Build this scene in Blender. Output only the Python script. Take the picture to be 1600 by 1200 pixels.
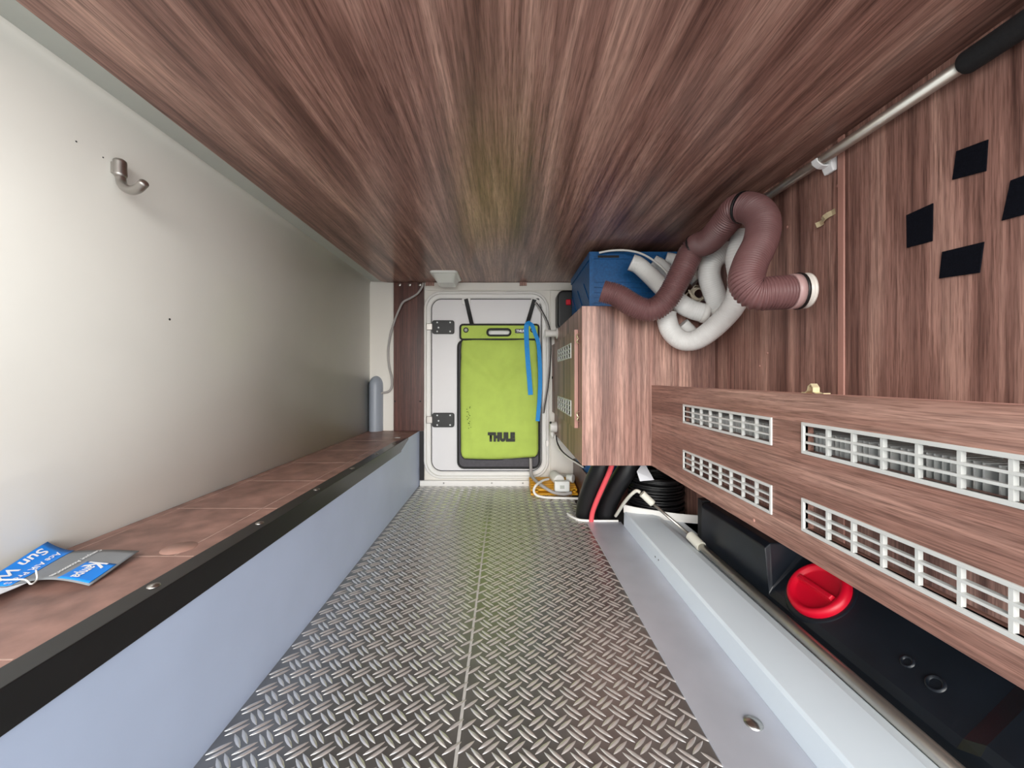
import bpy, bmesh, math, random
from mathutils import Vector, Matrix, Quaternion
random.seed(7)
PI = math.pi
for o in list(bpy.data.objects):
    bpy.data.objects.remove(o)
scene = bpy.context.scene
COL = scene.collection

# ------------------------------------------------------------------ camera
F, U0, V0 = 610.0, 790.0, 590.0          # focal length and vanishing point in pixels of the 1600x1200 frame
cam_d = bpy.data.cameras.new('camera'); cam = bpy.data.objects.new('camera', cam_d); COL.objects.link(cam)
cam.location = (0, 0, 0); cam.rotation_euler = (PI / 2, 0, 0)
cam_d.sensor_width = 36.0; cam_d.lens = F / 1600 * 36.0
cam_d.shift_x = (800 - U0) / 1600; cam_d.shift_y = -(600 - V0) / 1600
cam_d.clip_start = 0.01
scene.camera = cam

# ------------------------------------------------------------------ light
world = bpy.data.worlds.new('world'); scene.world = world; world.use_nodes = True
bg = world.node_tree.nodes['Background']
bg.inputs[0].default_value = (0.84, 0.93, 1.0, 1); bg.inputs[1].default_value = 1.30
sun_d = bpy.data.lights.new('sun', 'SUN'); sun = bpy.data.objects.new('sun', sun_d); COL.objects.link(sun)
sun_d.energy = 6.5; sun_d.angle = math.radians(75); sun_d.color = (1.0, 0.96, 0.90)
sun.location = (0, -4, 2)
sun.rotation_euler = Vector((0.06, 1.0, -0.15)).to_track_quat('-Z', 'Y').to_euler()
vs = scene.view_settings
vs.view_transform = 'Standard'; vs.look = 'None'; vs.gamma = 1.0; vs.use_curve_mapping = False
vs.exposure = 0.52

# ------------------------------------------------------------------ colours and materials
def S(r, g, b):
    f = lambda c: (c / 255 / 12.92) if c / 255 <= 0.04045 else ((c / 255 + 0.055) / 1.055) ** 2.4
    return (f(r), f(g), f(b), 1)
MATS = {}
def new_mat(name):
    m = bpy.data.materials.new(name); m.use_nodes = True
    MATS[name] = m
    return m, m.node_tree.nodes, m.node_tree.links, m.node_tree.nodes['Principled BSDF']
def mat(name, col, rough=0.5, metal=0.0, noise=0.0, nscale=8.0, bump=0.0, bscale=200.0, spec=0.5, stretch=(1, 1, 1)):
    m, N, L, b = new_mat(name)
    b.inputs['Roughness'].default_value = rough; b.inputs['Metallic'].default_value = metal
    b.inputs['Specular IOR Level'].default_value = spec
    b.inputs['Base Color'].default_value = col
    tc = N.new('ShaderNodeTexCoord'); mp = N.new('ShaderNodeMapping'); mp.inputs['Scale'].default_value = stretch
    L.new(tc.outputs['Object'], mp.inputs[0])
    nz = N.new('ShaderNodeTexNoise'); nz.inputs['Scale'].default_value = nscale; nz.inputs['Detail'].default_value = 5
    L.new(mp.outputs[0], nz.inputs['Vector'])
    rp = N.new('ShaderNodeValToRGB')
    k = noise
    rp.color_ramp.elements[0].position = 0.3; rp.color_ramp.elements[1].position = 0.7
    rp.color_ramp.elements[0].color = tuple(c * (1 - k) for c in col[:3]) + (1,)
    rp.color_ramp.elements[1].color = tuple(min(1, c * (1 + k)) for c in col[:3]) + (1,)
    L.new(nz.outputs[0], rp.inputs[0]); L.new(rp.outputs[0], b.inputs['Base Color'])
    if bump:
        n2 = N.new('ShaderNodeTexNoise'); n2.inputs['Scale'].default_value = bscale; n2.inputs['Detail'].default_value = 3
        L.new(mp.outputs[0], n2.inputs['Vector'])
        bp = N.new('ShaderNodeBump'); bp.inputs['Strength'].default_value = bump; bp.inputs['Distance'].default_value = 0.002
        L.new(n2.outputs[0], bp.inputs['Height']); L.new(bp.outputs[0], b.inputs['Normal'])
    return m
def wood(name, axis, dark, mid, light, rough=0.32, across=1.0, seed=0.0, spec=0.5):
    """walnut laminate, grain running along the given axis"""
    m, N, L, b = new_mat(name)
    tc = N.new('ShaderNodeTexCoord')
    def mapped(acr, along):
        mp = N.new('ShaderNodeMapping')
        sc = [acr, acr, acr]; sc['xyz'.index(axis)] = along
        mp.inputs['Scale'].default_value = sc; mp.inputs['Location'].default_value = (seed, seed * 1.7, seed * 0.6)
        L.new(tc.outputs['Object'], mp.inputs[0]); return mp
    def noise(mp, scale, detail, dist=0.0, rgh=0.55):
        n = N.new('ShaderNodeTexNoise'); n.inputs['Scale'].default_value = scale; n.inputs['Detail'].default_value = detail
        n.inputs['Roughness'].default_value = rgh; n.inputs['Distortion'].default_value = dist
        L.new(mp.outputs[0], n.inputs['Vector']); return n
    broad = noise(mapped(1.0 * across, 0.05), 17.0, 3, 0.5)
    fine = noise(mapped(1.0 * across, 0.03), 120.0, 5, 0.35, 0.7)
    pore = noise(mapped(1.0, 0.04), 520.0, 2)
    r1 = N.new('ShaderNodeValToRGB'); e = r1.color_ramp.elements
    e[0].position = 0.32; e[0].color = dark; e[1].position = 0.68; e[1].color = light
    x = e.new(0.5); x.color = mid
    L.new(broad.outputs[0], r1.inputs[0])
    r2 = N.new('ShaderNodeValToRGB'); e = r2.color_ramp.elements
    e[0].position = 0.34; e[0].color = (0.50, 0.47, 0.47, 1); e[1].position = 0.64; e[1].color = (1.26, 1.25, 1.24, 1)
    L.new(fine.outputs[0], r2.inputs[0])
    mx = N.new('ShaderNodeMix'); mx.data_type = 'RGBA'; mx.blend_type = 'MULTIPLY'; mx.inputs[0].default_value = 1.0
    L.new(r1.outputs[0], mx.inputs[6]); L.new(r2.outputs[0], mx.inputs[7])
    r3 = N.new('ShaderNodeValToRGB'); e = r3.color_ramp.elements
    e[0].position = 0.36; e[0].color = (0.62, 0.58, 0.56, 1); e[1].position = 0.50; e[1].color = (1, 1, 1, 1)
    L.new(pore.outputs[0], r3.inputs[0])
    m2 = N.new('ShaderNodeMix'); m2.data_type = 'RGBA'; m2.blend_type = 'MULTIPLY'; m2.inputs[0].default_value = 0.8
    L.new(mx.outputs[2], m2.inputs[6]); L.new(r3.outputs[0], m2.inputs[7])
    L.new(m2.outputs[2], b.inputs['Base Color'])
    b.inputs['Roughness'].default_value = rough; b.inputs['Specular IOR Level'].default_value = spec
    bp = N.new('ShaderNodeBump'); bp.inputs['Strength'].default_value = 0.06; bp.inputs['Distance'].default_value = 0.001
    L.new(pore.outputs[0], bp.inputs['Height']); L.new(bp.outputs[0], b.inputs['Normal'])
    return m
WD, WM, WL = S(112, 80, 72), S(156, 118, 107), S(192, 154, 140)
M_CEIL = wood('walnut_ceiling', 'y', WD, WM, WL, 0.30, 1.0, 0.0)
M_WZ = wood('walnut_upright', 'z', WD, WM, WL, 0.42, 1.1, 3.1)
M_WY = wood('walnut_lengthwise', 'y', S(130, 94, 83), S(160, 120, 107), S(186, 148, 134), 0.42, 1.0, 5.2)
M_WEDGE = mat('walnut_edging', S(176, 130, 118), 0.4, noise=0.12, nscale=60, stretch=(1, 1, 0.1))
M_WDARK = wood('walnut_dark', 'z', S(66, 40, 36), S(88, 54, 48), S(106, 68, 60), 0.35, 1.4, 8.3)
M_WALL = mat('white_wall_board', S(226, 224, 217), 0.36, noise=0.03, nscale=3.5, bump=0.02, bscale=120)
M_BACK = mat('white_end_wall', S(232, 229, 222), 0.32, noise=0.02, nscale=4)
M_GREYTRIM = mat('pale_grey_trim', S(186, 190, 184), 0.45, noise=0.03)
M_DOOR = mat('white_door_plastic', S(226, 225, 227), 0.35, noise=0.012, nscale=6)
M_FRAME = mat('white_door_frame', S(238, 237, 234), 0.30, noise=0.012)
M_SEAL = mat('black_seal', S(30, 28, 32), 0.6, noise=0.1)
M_SHEET = mat('tread_sheet', S(150, 149, 147), 0.28, 0.82, noise=0.10, nscale=14, bump=0.06, bscale=500)
M_BAR_LIT = mat('tread_bar_lit', S(242, 240, 236), 0.28, 0.80, noise=0.06, nscale=60, bump=0.04, bscale=700)  # metal of the sheet, coloured paler for outside light the bars reflect
M_SEAM = mat('seam_filler', S(176, 173, 168), 0.5, noise=0.08, nscale=40)
M_ALU = mat('brushed_aluminium', S(200, 203, 213), 0.42, 0.45, noise=0.06, nscale=9, bump=0.03, bscale=90)
M_SUB = mat('dark_subfloor', S(48, 46, 46), 0.7, noise=0.2, nscale=12)
M_LEDGE = mat('pale_grey_ledge', S(212, 222, 230), 0.38, noise=0.02, nscale=5)
M_BENCHF = mat('blue_grey_panel', S(182, 195, 220), 0.45, noise=0.05, nscale=4, bump=0.01)
M_BENCHT = mat('brown_plywood', S(140, 106, 96), 0.42, noise=0.34, nscale=20, bump=0.03, bscale=140)
M_SCRIBE = mat('scribed_line', S(176, 148, 136), 0.6, noise=0.2, nscale=60)
M_MARK = mat('round_mark', S(160, 124, 112), 0.4, noise=0.04)
M_TRIMB = mat('black_edge_trim', S(20, 21, 22), 0.30, noise=0.15, nscale=30)
M_STEEL = mat('steel', S(188, 186, 182), 0.28, 1.0, noise=0.05, nscale=40)
M_SATIN = mat('satin_nickel', S(176, 172, 168), 0.33, 1.0, noise=0.04, nscale=50)
M_BRASS = mat('yellow_zinc', S(226, 214, 176), 0.35, 0.6, noise=0.08, nscale=60)
M_TUBE = mat('anodised_pole', S(196, 192, 184), 0.34, 0.9, noise=0.06, nscale=30)
M_FOAM = mat('black_foam', S(22, 23, 26), 0.85, noise=0.2, nscale=200, bump=0.15, bscale=900)
M_VELCRO = mat('black_velcro', S(14, 16, 24), 0.95, noise=0.3, nscale=400, bump=0.4, bscale=1200, spec=0.1)
M_GRILLE = mat('grey_white_grille', S(206, 207, 204), 0.40, noise=0.02)
M_FIN = mat('white_fin', S(214, 216, 214), 0.45, noise=0.04)
M_TANK = mat('black_tank', S(22, 28, 36), 0.33, noise=0.25, nscale=10, bump=0.05, bscale=260)
M_RED = mat('red_plastic', S(214, 12, 44), 0.35, noise=0.04)
M_BROWNHOSE = mat('brown_hose', S(112, 78, 78), 0.42, noise=0.06, nscale=20)
M_CUFF = mat('pink_brown_cuff', S(176, 144, 142), 0.4, noise=0.05)
M_CLEAR = mat('milky_rim', S(220, 214, 206), 0.25, noise=0.03)
M_BLACK = mat('black_plastic', S(18, 18, 20), 0.45, noise=0.15, nscale=40)
M_WHITEHOSE = mat('white_hose', S(224, 224, 222), 0.45, noise=0.03, nscale=30)
M_CORD = mat('beige_cord', S(206, 194, 174), 0.7, noise=0.08, nscale=120)
M_BLUECRATE = mat('blue_crate', S(16, 88, 146), 0.45, noise=0.25, nscale=90, bump=0.10, bscale=300)
M_GREEN = mat('lime_fabric', S(184, 208, 98), 0.75, noise=0.06, nscale=14, bump=0.12, bscale=900, spec=0.25)
M_MESH = mat('dark_grey_fabric', S(78, 76, 82), 0.7, noise=0.12, nscale=60, bump=0.15, bscale=900)
M_PIPING = mat('black_piping', S(16, 16, 18), 0.55, noise=0.1)
M_STRAPB = mat('blue_webbing', S(16, 146, 226), 0.6, noise=0.06, nscale=120, bump=0.15, bscale=900)
M_INK = mat('dark_print', S(36, 38, 30), 0.6, noise=0.05)
M_WPRINT = mat('white_print', S(240, 242, 244), 0.5, noise=0.02)
M_GREYCOVER = mat('grey_cover', S(152, 160, 172), 0.40, noise=0.02)
M_CABLEG = mat('grey_cable', S(168, 164, 162), 0.5, noise=0.04)
M_CABLEW = mat('white_cable', S(232, 230, 226), 0.45, noise=0.02)
M_LAMP = mat('white_lamp_plastic', S(234, 236, 234), 0.30, noise=0.01)
M_YELLOW = mat('yellow_plastic', S(226, 166, 36), 0.45, noise=0.06, nscale=20)
M_REDHOSE = mat('red_hose', S(226, 84, 92), 0.45, noise=0.04)
M_BLACKDUCT = mat('black_duct', S(20, 20, 22), 0.38, noise=0.15, nscale=30)
M_COIL = mat('black_cable', S(16, 16, 18), 0.42, noise=0.15, nscale=60)
M_PAPER = mat('white_paper', S(226, 228, 234), 0.7, noise=0.02)
M_CARDG = mat('grey_card', S(130, 134, 138), 0.5, noise=0.04, nscale=20)
M_CARDB = mat('bright_blue_card', S(8, 132, 232), 0.45, noise=0.02)
M_IVORY = mat('ivory_grip', S(206, 204, 192), 0.5, noise=0.04)
M_GROUND = mat('pale_concrete', S(212, 210, 206), 0.9, noise=0.2, nscale=30)
M_BLUEBAG = mat('blue_sack', S(20, 96, 158), 0.5, noise=0.2, nscale=20)
M_BURN = mat('black_scuff', S(70, 90, 40), 0.9, noise=0.3)

# ------------------------------------------------------------------ helpers
def P(u, v, y):
    """point at depth y on the ray through pixel (u, v)"""
    return Vector(((u - U0) * y / F, y, -(v - V0) * y / F))
def on_x(u, v, x):
    y = x * F / (u - U0); return Vector((x, y, -(v - V0) * y / F))
def on_z(u, v, z):
    y = -z * F / (v - V0); return Vector(((u - U0) * y / F, y, z))

def props(o, label=None, cat=None, group=None, kind=None):
    if label: o['label'] = label
    if cat: o['category'] = cat
    if group: o['group'] = group
    if kind: o['kind'] = kind
    return o
def thing(name, loc, label, cat, group=None):
    o = bpy.data.objects.new(name, None); COL.objects.link(o); o.location = loc
    o.empty_display_size = 0.05
    return props(o, label, cat, group)
def wloc(o):
    v = Vector(o.location)
    while o.parent:
        o = o.parent; v += Vector(o.location)
    return v

class MB:
    def __init__(self):
        self.bm = bmesh.new()
    def face(self, pts):
        vs_ = [self.bm.verts.new(p) for p in pts]
        return self.bm.faces.new(vs_)
    def box(self, x0, x1, y0, y1, z0, z1):
        v = [self.bm.verts.new((x, y, z)) for x in (x0, x1) for y in (y0, y1) for z in (z0, z1)]
        for f in ((0, 1, 3, 2), (4, 6, 7, 5), (0, 4, 5, 1), (2, 3, 7, 6), (0, 2, 6, 4), (1, 5, 7, 3)):
            self.bm.faces.new([v[i] for i in f])
        return self
    def hexa(self, a, b):
        """two quads (4 points each) joined to a solid"""
        va = [self.bm.verts.new(p) for p in a]; vb = [self.bm.verts.new(p) for p in b]
        n = len(va)
        self.bm.faces.new(va[::-1]); self.bm.faces.new(vb)
        for i in range(n):
            self.bm.faces.new([va[i], va[(i + 1) % n], vb[(i + 1) % n], vb[i]])
        return self
    def prism(self, poly, axis, a, b):
        """poly of 2D points extruded along axis from a to b; 2D order is the two remaining axes in xyz order"""
        def p3(p, t):
            if axis == 'x': return (t, p[0], p[1])
            if axis == 'y': return (p[0], t, p[1])
            return (p[0], p[1], t)
        return self.hexa([p3(p, a) for p in poly], [p3(p, b) for p in poly])
    def tube(self, pts, r, seg=12, closed=False, cap=True, smooth_pts=True, step=None, rib=None, flat=None, rend=0.0):
        """sweep a circle (or ellipse: flat=(a,b,up)) along points; rib=(pitch, depth)"""
        pts = [Vector(p) for p in pts]
        if smooth_pts and len(pts) > 2:
            pts = catmull(pts, closed)
        if step is None: step = max((0.009 if callable(r) else r) * 0.6, 0.002) if rib is None else rib[0] / 4
        pts = resample(pts, step, closed)
        n = len(pts)
        tang = []
        for i in range(n):
            a = pts[(i - 1) % n] if (closed or i > 0) else pts[i]
            b = pts[(i + 1) % n] if (closed or i < n - 1) else pts[i]
            t = (b - a); tang.append(t.normalized() if t.length > 1e-9 else Vector((0, 1, 0)))
        up = Vector(flat[2]) if flat else Vector((0, 0, 1))
        if abs(up.dot(tang[0])) > 0.95 and not flat: up = Vector((1, 0, 0))
        nrm = (up - tang[0] * up.dot(tang[0])).normalized()
        rings = []; s = 0.0
        for i in range(n):
            if i > 0:
                s += (pts[i] - pts[i - 1]).length
                if flat:
                    u2 = up - tang[i] * up.dot(tang[i])
                    nrm = u2.normalized() if u2.length > 1e-6 else nrm
                else:
                    q = tang[i - 1].rotation_difference(tang[i]); nrm = (q @ nrm)
                    nrm = (nrm - tang[i] * nrm.dot(tang[i])).normalized()
            bi = tang[i].cross(nrm)
            rr = r(s) if callable(r) else r
            if rib: rr = rr - rib[1] * (0.5 - 0.5 * math.cos(2 * PI * s / rib[0]))
            ring = []
            for k in range(seg):
                a = 2 * PI * k / seg
                if flat: off = nrm * (flat[1] * math.sin(a)) + bi * (flat[0] * math.cos(a))
                else: off = nrm * (rr * math.cos(a)) + bi * (rr * math.sin(a))
                ring.append(self.bm.verts.new(pts[i] + off))
            rings.append(ring)
        if rend and not closed:
            tot = s; s = 0.0
            for i in range(n):
                if i > 0: s += (pts[i] - pts[i - 1]).length
                e_ = min(s, tot - s)
                if e_ < rend:
                    k_ = math.sqrt(max(0.0, 1 - (1 - e_ / rend) ** 2)); k_ = max(k_, 0.08)
                    for v in rings[i]: v.co = pts[i] + (v.co - pts[i]) * k_
        m = n if closed else n - 1
        for i in range(m):
            a, b = rings[i], rings[(i + 1) % n]
            for k in range(seg):
                f = self.bm.faces.new([a[k], a[(k + 1) % seg], b[(k + 1) % seg], b[k]]); f.smooth = True
        if cap and not closed:
            self.bm.faces.new(rings[0][::-1]); self.bm.faces.new(rings[-1])
        return self
    def ribbon(self, pts, side, w, t, smooth_pts=True):
        """flat strap of width w and thickness t along pts; side is the width direction"""
        pts = [Vector(p) for p in pts]
        if smooth_pts and len(pts) > 2: pts = resample(catmull(pts, False), 0.008, False)
        side = Vector(side).normalized(); rings = []
        n = len(pts)
        for i in range(n):
            tg = (pts[min(i + 1, n - 1)] - pts[max(i - 1, 0)]).normalized()
            sd = (side - tg * side.dot(tg)).normalized(); nm = tg.cross(sd)
            c = pts[i]
            rings.append([self.bm.verts.new(c + sd * (a * w / 2) + nm * (b * t / 2)) for a, b in ((-1, -1), (1, -1), (1, 1), (-1, 1))])
        for i in range(n - 1):
            for k in range(4):
                self.bm.faces.new([rings[i][k], rings[i][(k + 1) % 4], rings[i + 1][(k + 1) % 4], rings[i + 1][k]])
        self.bm.faces.new(rings[0][::-1]); self.bm.faces.new(rings[-1])
        return self
    def cyl(self, a, b, r, seg=20, r2=None):
        a = Vector(a); b = Vector(b); r2 = r if r2 is None else r2
        t = (b - a).normalized(); u = Vector((0, 0, 1)) if abs(t.z) < 0.9 else Vector((1, 0, 0))
        n = (u - t * u.dot(t)).normalized(); bi = t.cross(n)
        ra = [self.bm.verts.new(a + n * (r * math.cos(2 * PI * k / seg)) + bi * (r * math.sin(2 * PI * k / seg))) for k in range(seg)]
        rb = [self.bm.verts.new(b + n * (r2 * math.cos(2 * PI * k / seg)) + bi * (r2 * math.sin(2 * PI * k / seg))) for k in range(seg)]
        self.bm.faces.new(ra[::-1]); self.bm.faces.new(rb)
        for k in range(seg):
            f = self.bm.faces.new([ra[k], ra[(k + 1) % seg], rb[(k + 1) % seg], rb[k]]); f.smooth = True
        return self
    def lathe(self, origin, axis, prof, seg=40):
        """prof: list of (radius, height along axis) from centre outwards/around"""
        o = Vector(origin); t = Vector(axis).normalized()
        u = Vector((0, 1, 0)) if abs(t.y) < 0.9 else Vector((1, 0, 0))
        n = (u - t * u.dot(t)).normalized(); bi = t.cross(n)
        rings = []
        for r, h in prof:
            if r < 1e-6: rings.append([self.bm.verts.new(o + t * h)])
            else: rings.append([self.bm.verts.new(o + t * h + n * (r * math.cos(2 * PI * k / seg)) + bi * (r * math.sin(2 * PI * k / seg))) for k in range(seg)])
        for a, b in zip(rings, rings[1:]):
            for k in range(seg):
                k2 = (k + 1) % seg
                if len(a) == 1 and len(b) == 1: continue
                if len(a) == 1: f = self.bm.faces.new([a[0], b[k2], b[k]])
                elif len(b) == 1: f = self.bm.faces.new([a[k], a[k2], b[0]])
                else: f = self.bm.faces.new([a[k], a[k2], b[k2], b[k]])
                f.smooth = True
        return self
    def plate(self, us, ws, holes, to3, d0, d1):
        """slab in a (u,w) plane made of grid cells, leaving out the (i,j) cells in holes; to3(u,w,d) gives the point"""
        nu, nw = len(us) - 1, len(ws) - 1
        vert = {}
        def V(i, j, d):
            k = (i, j, d)
            if k not in vert: vert[k] = self.bm.verts.new(to3(us[i], ws[j], d))
            return vert[k]
        solid = lambda i, j: 0 <= i < nu and 0 <= j < nw and (i, j) not in holes
        for i in range(nu):
            for j in range(nw):
                if not solid(i, j): continue
                self.bm.faces.new([V(i, j, d0), V(i + 1, j, d0), V(i + 1, j + 1, d0), V(i, j + 1, d0)])
                self.bm.faces.new([V(i, j + 1, d1), V(i + 1, j + 1, d1), V(i + 1, j, d1), V(i, j, d1)])
                for (di, dj, a, b) in ((-1, 0, (i, j), (i, j + 1)), (1, 0, (i + 1, j + 1), (i + 1, j)), (0, -1, (i + 1, j), (i, j)), (0, 1, (i, j + 1), (i + 1, j + 1))):
                    if not solid(i + di, j + dj):
                        self.bm.faces.new([V(*a, d0), V(*b, d0), V(*b, d1), V(*a, d1)])
        return self
    def build(self, name, m, parent=None, bevel=0.0, bseg=2, smooth=False, label=None, kind=None, cat=None, group=None, origin=None, recalc=True, autosmooth=None):
        if recalc: bmesh.ops.recalc_face_normals(self.bm, faces=self.bm.faces[:])
        if smooth:
            for f in self.bm.faces: f.smooth = True
        vs_ = self.bm.verts
        lo = [min(v.co[i] for v in vs_) for i in range(3)]; hi = [max(v.co[i] for v in vs_) for i in range(3)]
        org = Vector(((lo[0] + hi[0]) / 2, (lo[1] + hi[1]) / 2, lo[2])) if origin is None else Vector(origin)
        for v in vs_: v.co -= org
        me = bpy.data.meshes.new(name); self.bm.to_mesh(me); self.bm.free()
        me.materials.append(m)
        o = bpy.data.objects.new(name, me); COL.objects.link(o)
        if parent is not None:
            o.parent = parent; o.location = org - wloc(parent)
        else: o.location = org
        if bevel:
            md = o.modifiers.new('bevel', 'BEVEL'); md.width = bevel; md.segments = bseg; md.limit_method = 'ANGLE'; md.angle_limit = math.radians(40)
            md.harden_normals = False
        return props(o, label, cat, group, kind)

def catmull(p, closed, sub=12):
    out = []; n = len(p)
    rng = range(n) if closed else range(n - 1)
    for i in rng:
        p0 = p[(i - 1) % n] if (closed or i > 0) else p[0] * 2 - p[1]
        p1 = p[i]; p2 = p[(i + 1) % n]
        p3 = p[(i + 2) % n] if (closed or i + 2 < n) else p[-1] * 2 - p[-2]
        for k in range(sub):
            t = k / sub
            out.append(0.5 * ((2 * p1) + (p2 - p0) * t + (2 * p0 - 5 * p1 + 4 * p2 - p3) * t * t + (3 * p1 - p0 - 3 * p2 + p3) * t ** 3))
    if not closed: out.append(p[-1].copy())
    return out
def resample(p, step, closed):
    if closed: p = p + [p[0]]
    L_ = [0.0]
    for a, b in zip(p, p[1:]): L_.append(L_[-1] + (b - a).length)
    tot = L_[-1]; n = max(2, int(round(tot / step)))
    out = []; j = 0
    for i in range(n + (0 if closed else 1)):
        s = tot * i / n
        while j < len(p) - 2 and L_[j + 1] < s: j += 1
        d = L_[j + 1] - L_[j]
        out.append(p[j].lerp(p[j + 1], (s - L_[j]) / d if d > 1e-9 else 0))
    return out
def rrect(x0, x1, z0, z1, r, n=8):
    """rounded rectangle outline, 2D"""
    out = []
    for cx, cz, a0 in ((x1 - r, z1 - r, 0), (x0 + r, z1 - r, PI / 2), (x0 + r, z0 + r, PI), (x1 - r, z0 + r, 1.5 * PI)):
        for k in range(n + 1):
            a = a0 + k * PI / 2 / n
            out.append((cx + r * math.cos(a), cz + r * math.sin(a)))
    return out
def dup(o, loc, parent):
    c = o.copy(); COL.objects.link(c); c.parent = parent
    c.location = Vector(loc) - (wloc(parent) if parent else Vector()); return c
def text_mesh(body, size, mapper, name, m, parent, bold=0.0, shear=0.0, spacing=1.0, width=None, extrude=0.0):
    cu = bpy.data.curves.new('lettering', 'FONT'); cu.body = body; cu.size = size; cu.offset = bold; cu.shear = shear
    cu.space_character = spacing; cu.resolution_u = 3
    t = bpy.data.objects.new('lettering', cu); COL.objects.link(t)
    dg = bpy.context.evaluated_depsgraph_get(); me = bpy.data.meshes.new_from_object(t.evaluated_get(dg))
    bpy.data.objects.remove(t); bpy.data.curves.remove(cu)
    w = max(v.co.x for v in me.vertices) - min(v.co.x for v in me.vertices)
    x0 = min(v.co.x for v in me.vertices)
    sx = 1.0 if width is None else width / w
    mb = MB(); mb.bm.from_mesh(me); bpy.data.meshes.remove(me)
    if width is not None or True:
        bmesh.ops.subdivide_edges(mb.bm, edges=mb.bm.edges[:], cuts=0)
    for v in mb.bm.verts: v.co = Vector(mapper((v.co.x - x0) * sx, v.co.y))
    return mb.build(name, m, parent, recalc=False)

# ------------------------------------------------------------------ main dimensions (metres, camera at the origin)
YN, YB = 0.05, 2.30                 # open near side, far wall
ZF, ZC = -0.631, 0.559              # tread plate top, ceiling
XL, XR = -0.80, 0.78                # side walls
XB = -0.505                         # bench front
XP = 0.542                          # vented panel face
XC, YC, ZCT, ZCB = 0.285, 1.45, 0.266, -0.327   # wall cabinet: side, front, top, bottom

# ================================================================== THE SETTING
props(MB().box(-15, 15, -25, 5, -1.25, -1.2).build('ground', M_GROUND), kind='structure')
floor = MB().box(XL - 0.02, XR + 0.02, YN, YB + 0.03, ZF - 0.04, ZF - 0.004).build('floor', M_SUB, kind='structure')
# two embossed tread plates, each with its raised bars
def bar_mesh(mb, cx, cy, ang, L_=0.0190, w=0.0042, h=0.0020):
    c, s = math.cos(ang), math.sin(ang)
    prev = None
    for t in (-1, -0.7, -0.25, 0.25, 0.7, 1):
        k = (1 - abs(t) ** 2.2)
        row = []
        for a, hh in ((-1, 0), (-0.35, 1), (0.35, 1), (1, 0)):
            x = t * L_; y = a * w * (0.08 + 0.92 * k)
            row.append(mb.bm.verts.new((cx + x * c - y * s, cy + x * s + y * c, ZF + (h * min(1, 0.25 + k) if hh else -0.0004))))
        if prev:
            for q in range(3):
                f = mb.bm.faces.new([prev[q], prev[q + 1], row[q + 1], row[q]]); f.smooth = True
        prev = row
PX = 0.044
XS = -0.082                          # seam between the plates
def tread(x0, x1, y0, y1, ox, oy, first):
    pl = MB().box(x0, x1, y0, y1, ZF - 0.0035, ZF).build('tread_plate', M_SHEET, floor)
    mb = MB()
    i0, i1 = int((x0 - ox) / PX) - 1, int((x1 - ox) / PX) + 2
    j0, j1 = int((y0 - oy) / PX) - 1, int((y1 - oy) / PX) + 2
    for i in range(i0, i1):
        for j in range(j0, j1):
            for half in (0, 1):
                cx = ox + (i + 0.5 * half) * PX; cy = oy + (j + 0.5 * half) * PX
                ang = math.radians(40) if not half else math.radians(-44)
                for sgn in (-1, 1):
                    bx = cx - sgn * 0.0056 * math.sin(ang); by = cy + sgn * 0.0056 * math.cos(ang)
                    if x0 + 0.007 < bx < x1 - 0.007 and y0 + 0.012 < by < y1 - 0.012:
                        bar_mesh(mb, bx, by, ang + random.uniform(-.03, .03))
    mb.build('raised_bars', M_BAR_LIT, pl, kind='stuff', recalc=True)
tread(XB, XS - 0.0016, YN, YB - 0.03, 0.0, 0.0, True)
tread(XS + 0.0016, 0.352, YN, YB - 0.03, 0.016, 0.010, False)
MB().box(XS - 0.0030, XS + 0.0030, YN, YB - 0.03, ZF - 0.003, ZF + 0.0007).build('seam_strip', M_SEAM, floor)
al = MB().box(0.352, 0.502, YN, 1.70, ZF - 0.0035, ZF + 0.003).build('aluminium_strip', M_ALU, floor, bevel=0.001)
b0 = MB().lathe((0.450, 0.709, ZF + 0.003), (0, 0, 1), [(0.0, 0.0055), (0.008, 0.0055), (0.010, 0.0035), (0.015, 0.003), (0.016, 0.0)], 24).build('bolt_head', M_STEEL, al)
dup(b0, (0.450, 0.25, ZF + 0.003), al)
MB().box(-0.50, 0.36, YB - 0.03, YB - 0.001, ZF - 0.004, ZF + 0.030).build('door_sill', M_FRAME, floor, bevel=0.004)
for sx in (-0.36, -0.08, 0.10):
    MB().lathe((sx, YB - 0.0305, ZF + 0.018), (0, -1, 0), [(0, 0.002), (0.004, 0.001), (0.005, 0)], 12).build('screw', M_STEEL, floor)

# ceiling board with a rounded far corner
poly = [(XR + 0.0, YN), (XR + 0.0, YB), (-0.665, YB)]
for k in range(1, 8):
    a = PI / 2 + k * PI / 2 / 7
    poly.append((-0.666 + 0.06 * math.cos(a), YB - 0.06 + 0.06 * math.sin(a)))
poly += [(-0.726, YN)]
ceil = MB().prism(poly, 'z', ZC, ZC + 0.015).build('ceiling', M_CEIL, kind='structure')
MB().box(XL - 0.02, XR + 0.02, YN, YB + 0.03, ZC + 0.016, ZC + 0.05).build('roof_skin', M_GREYTRIM, ceil)
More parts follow.
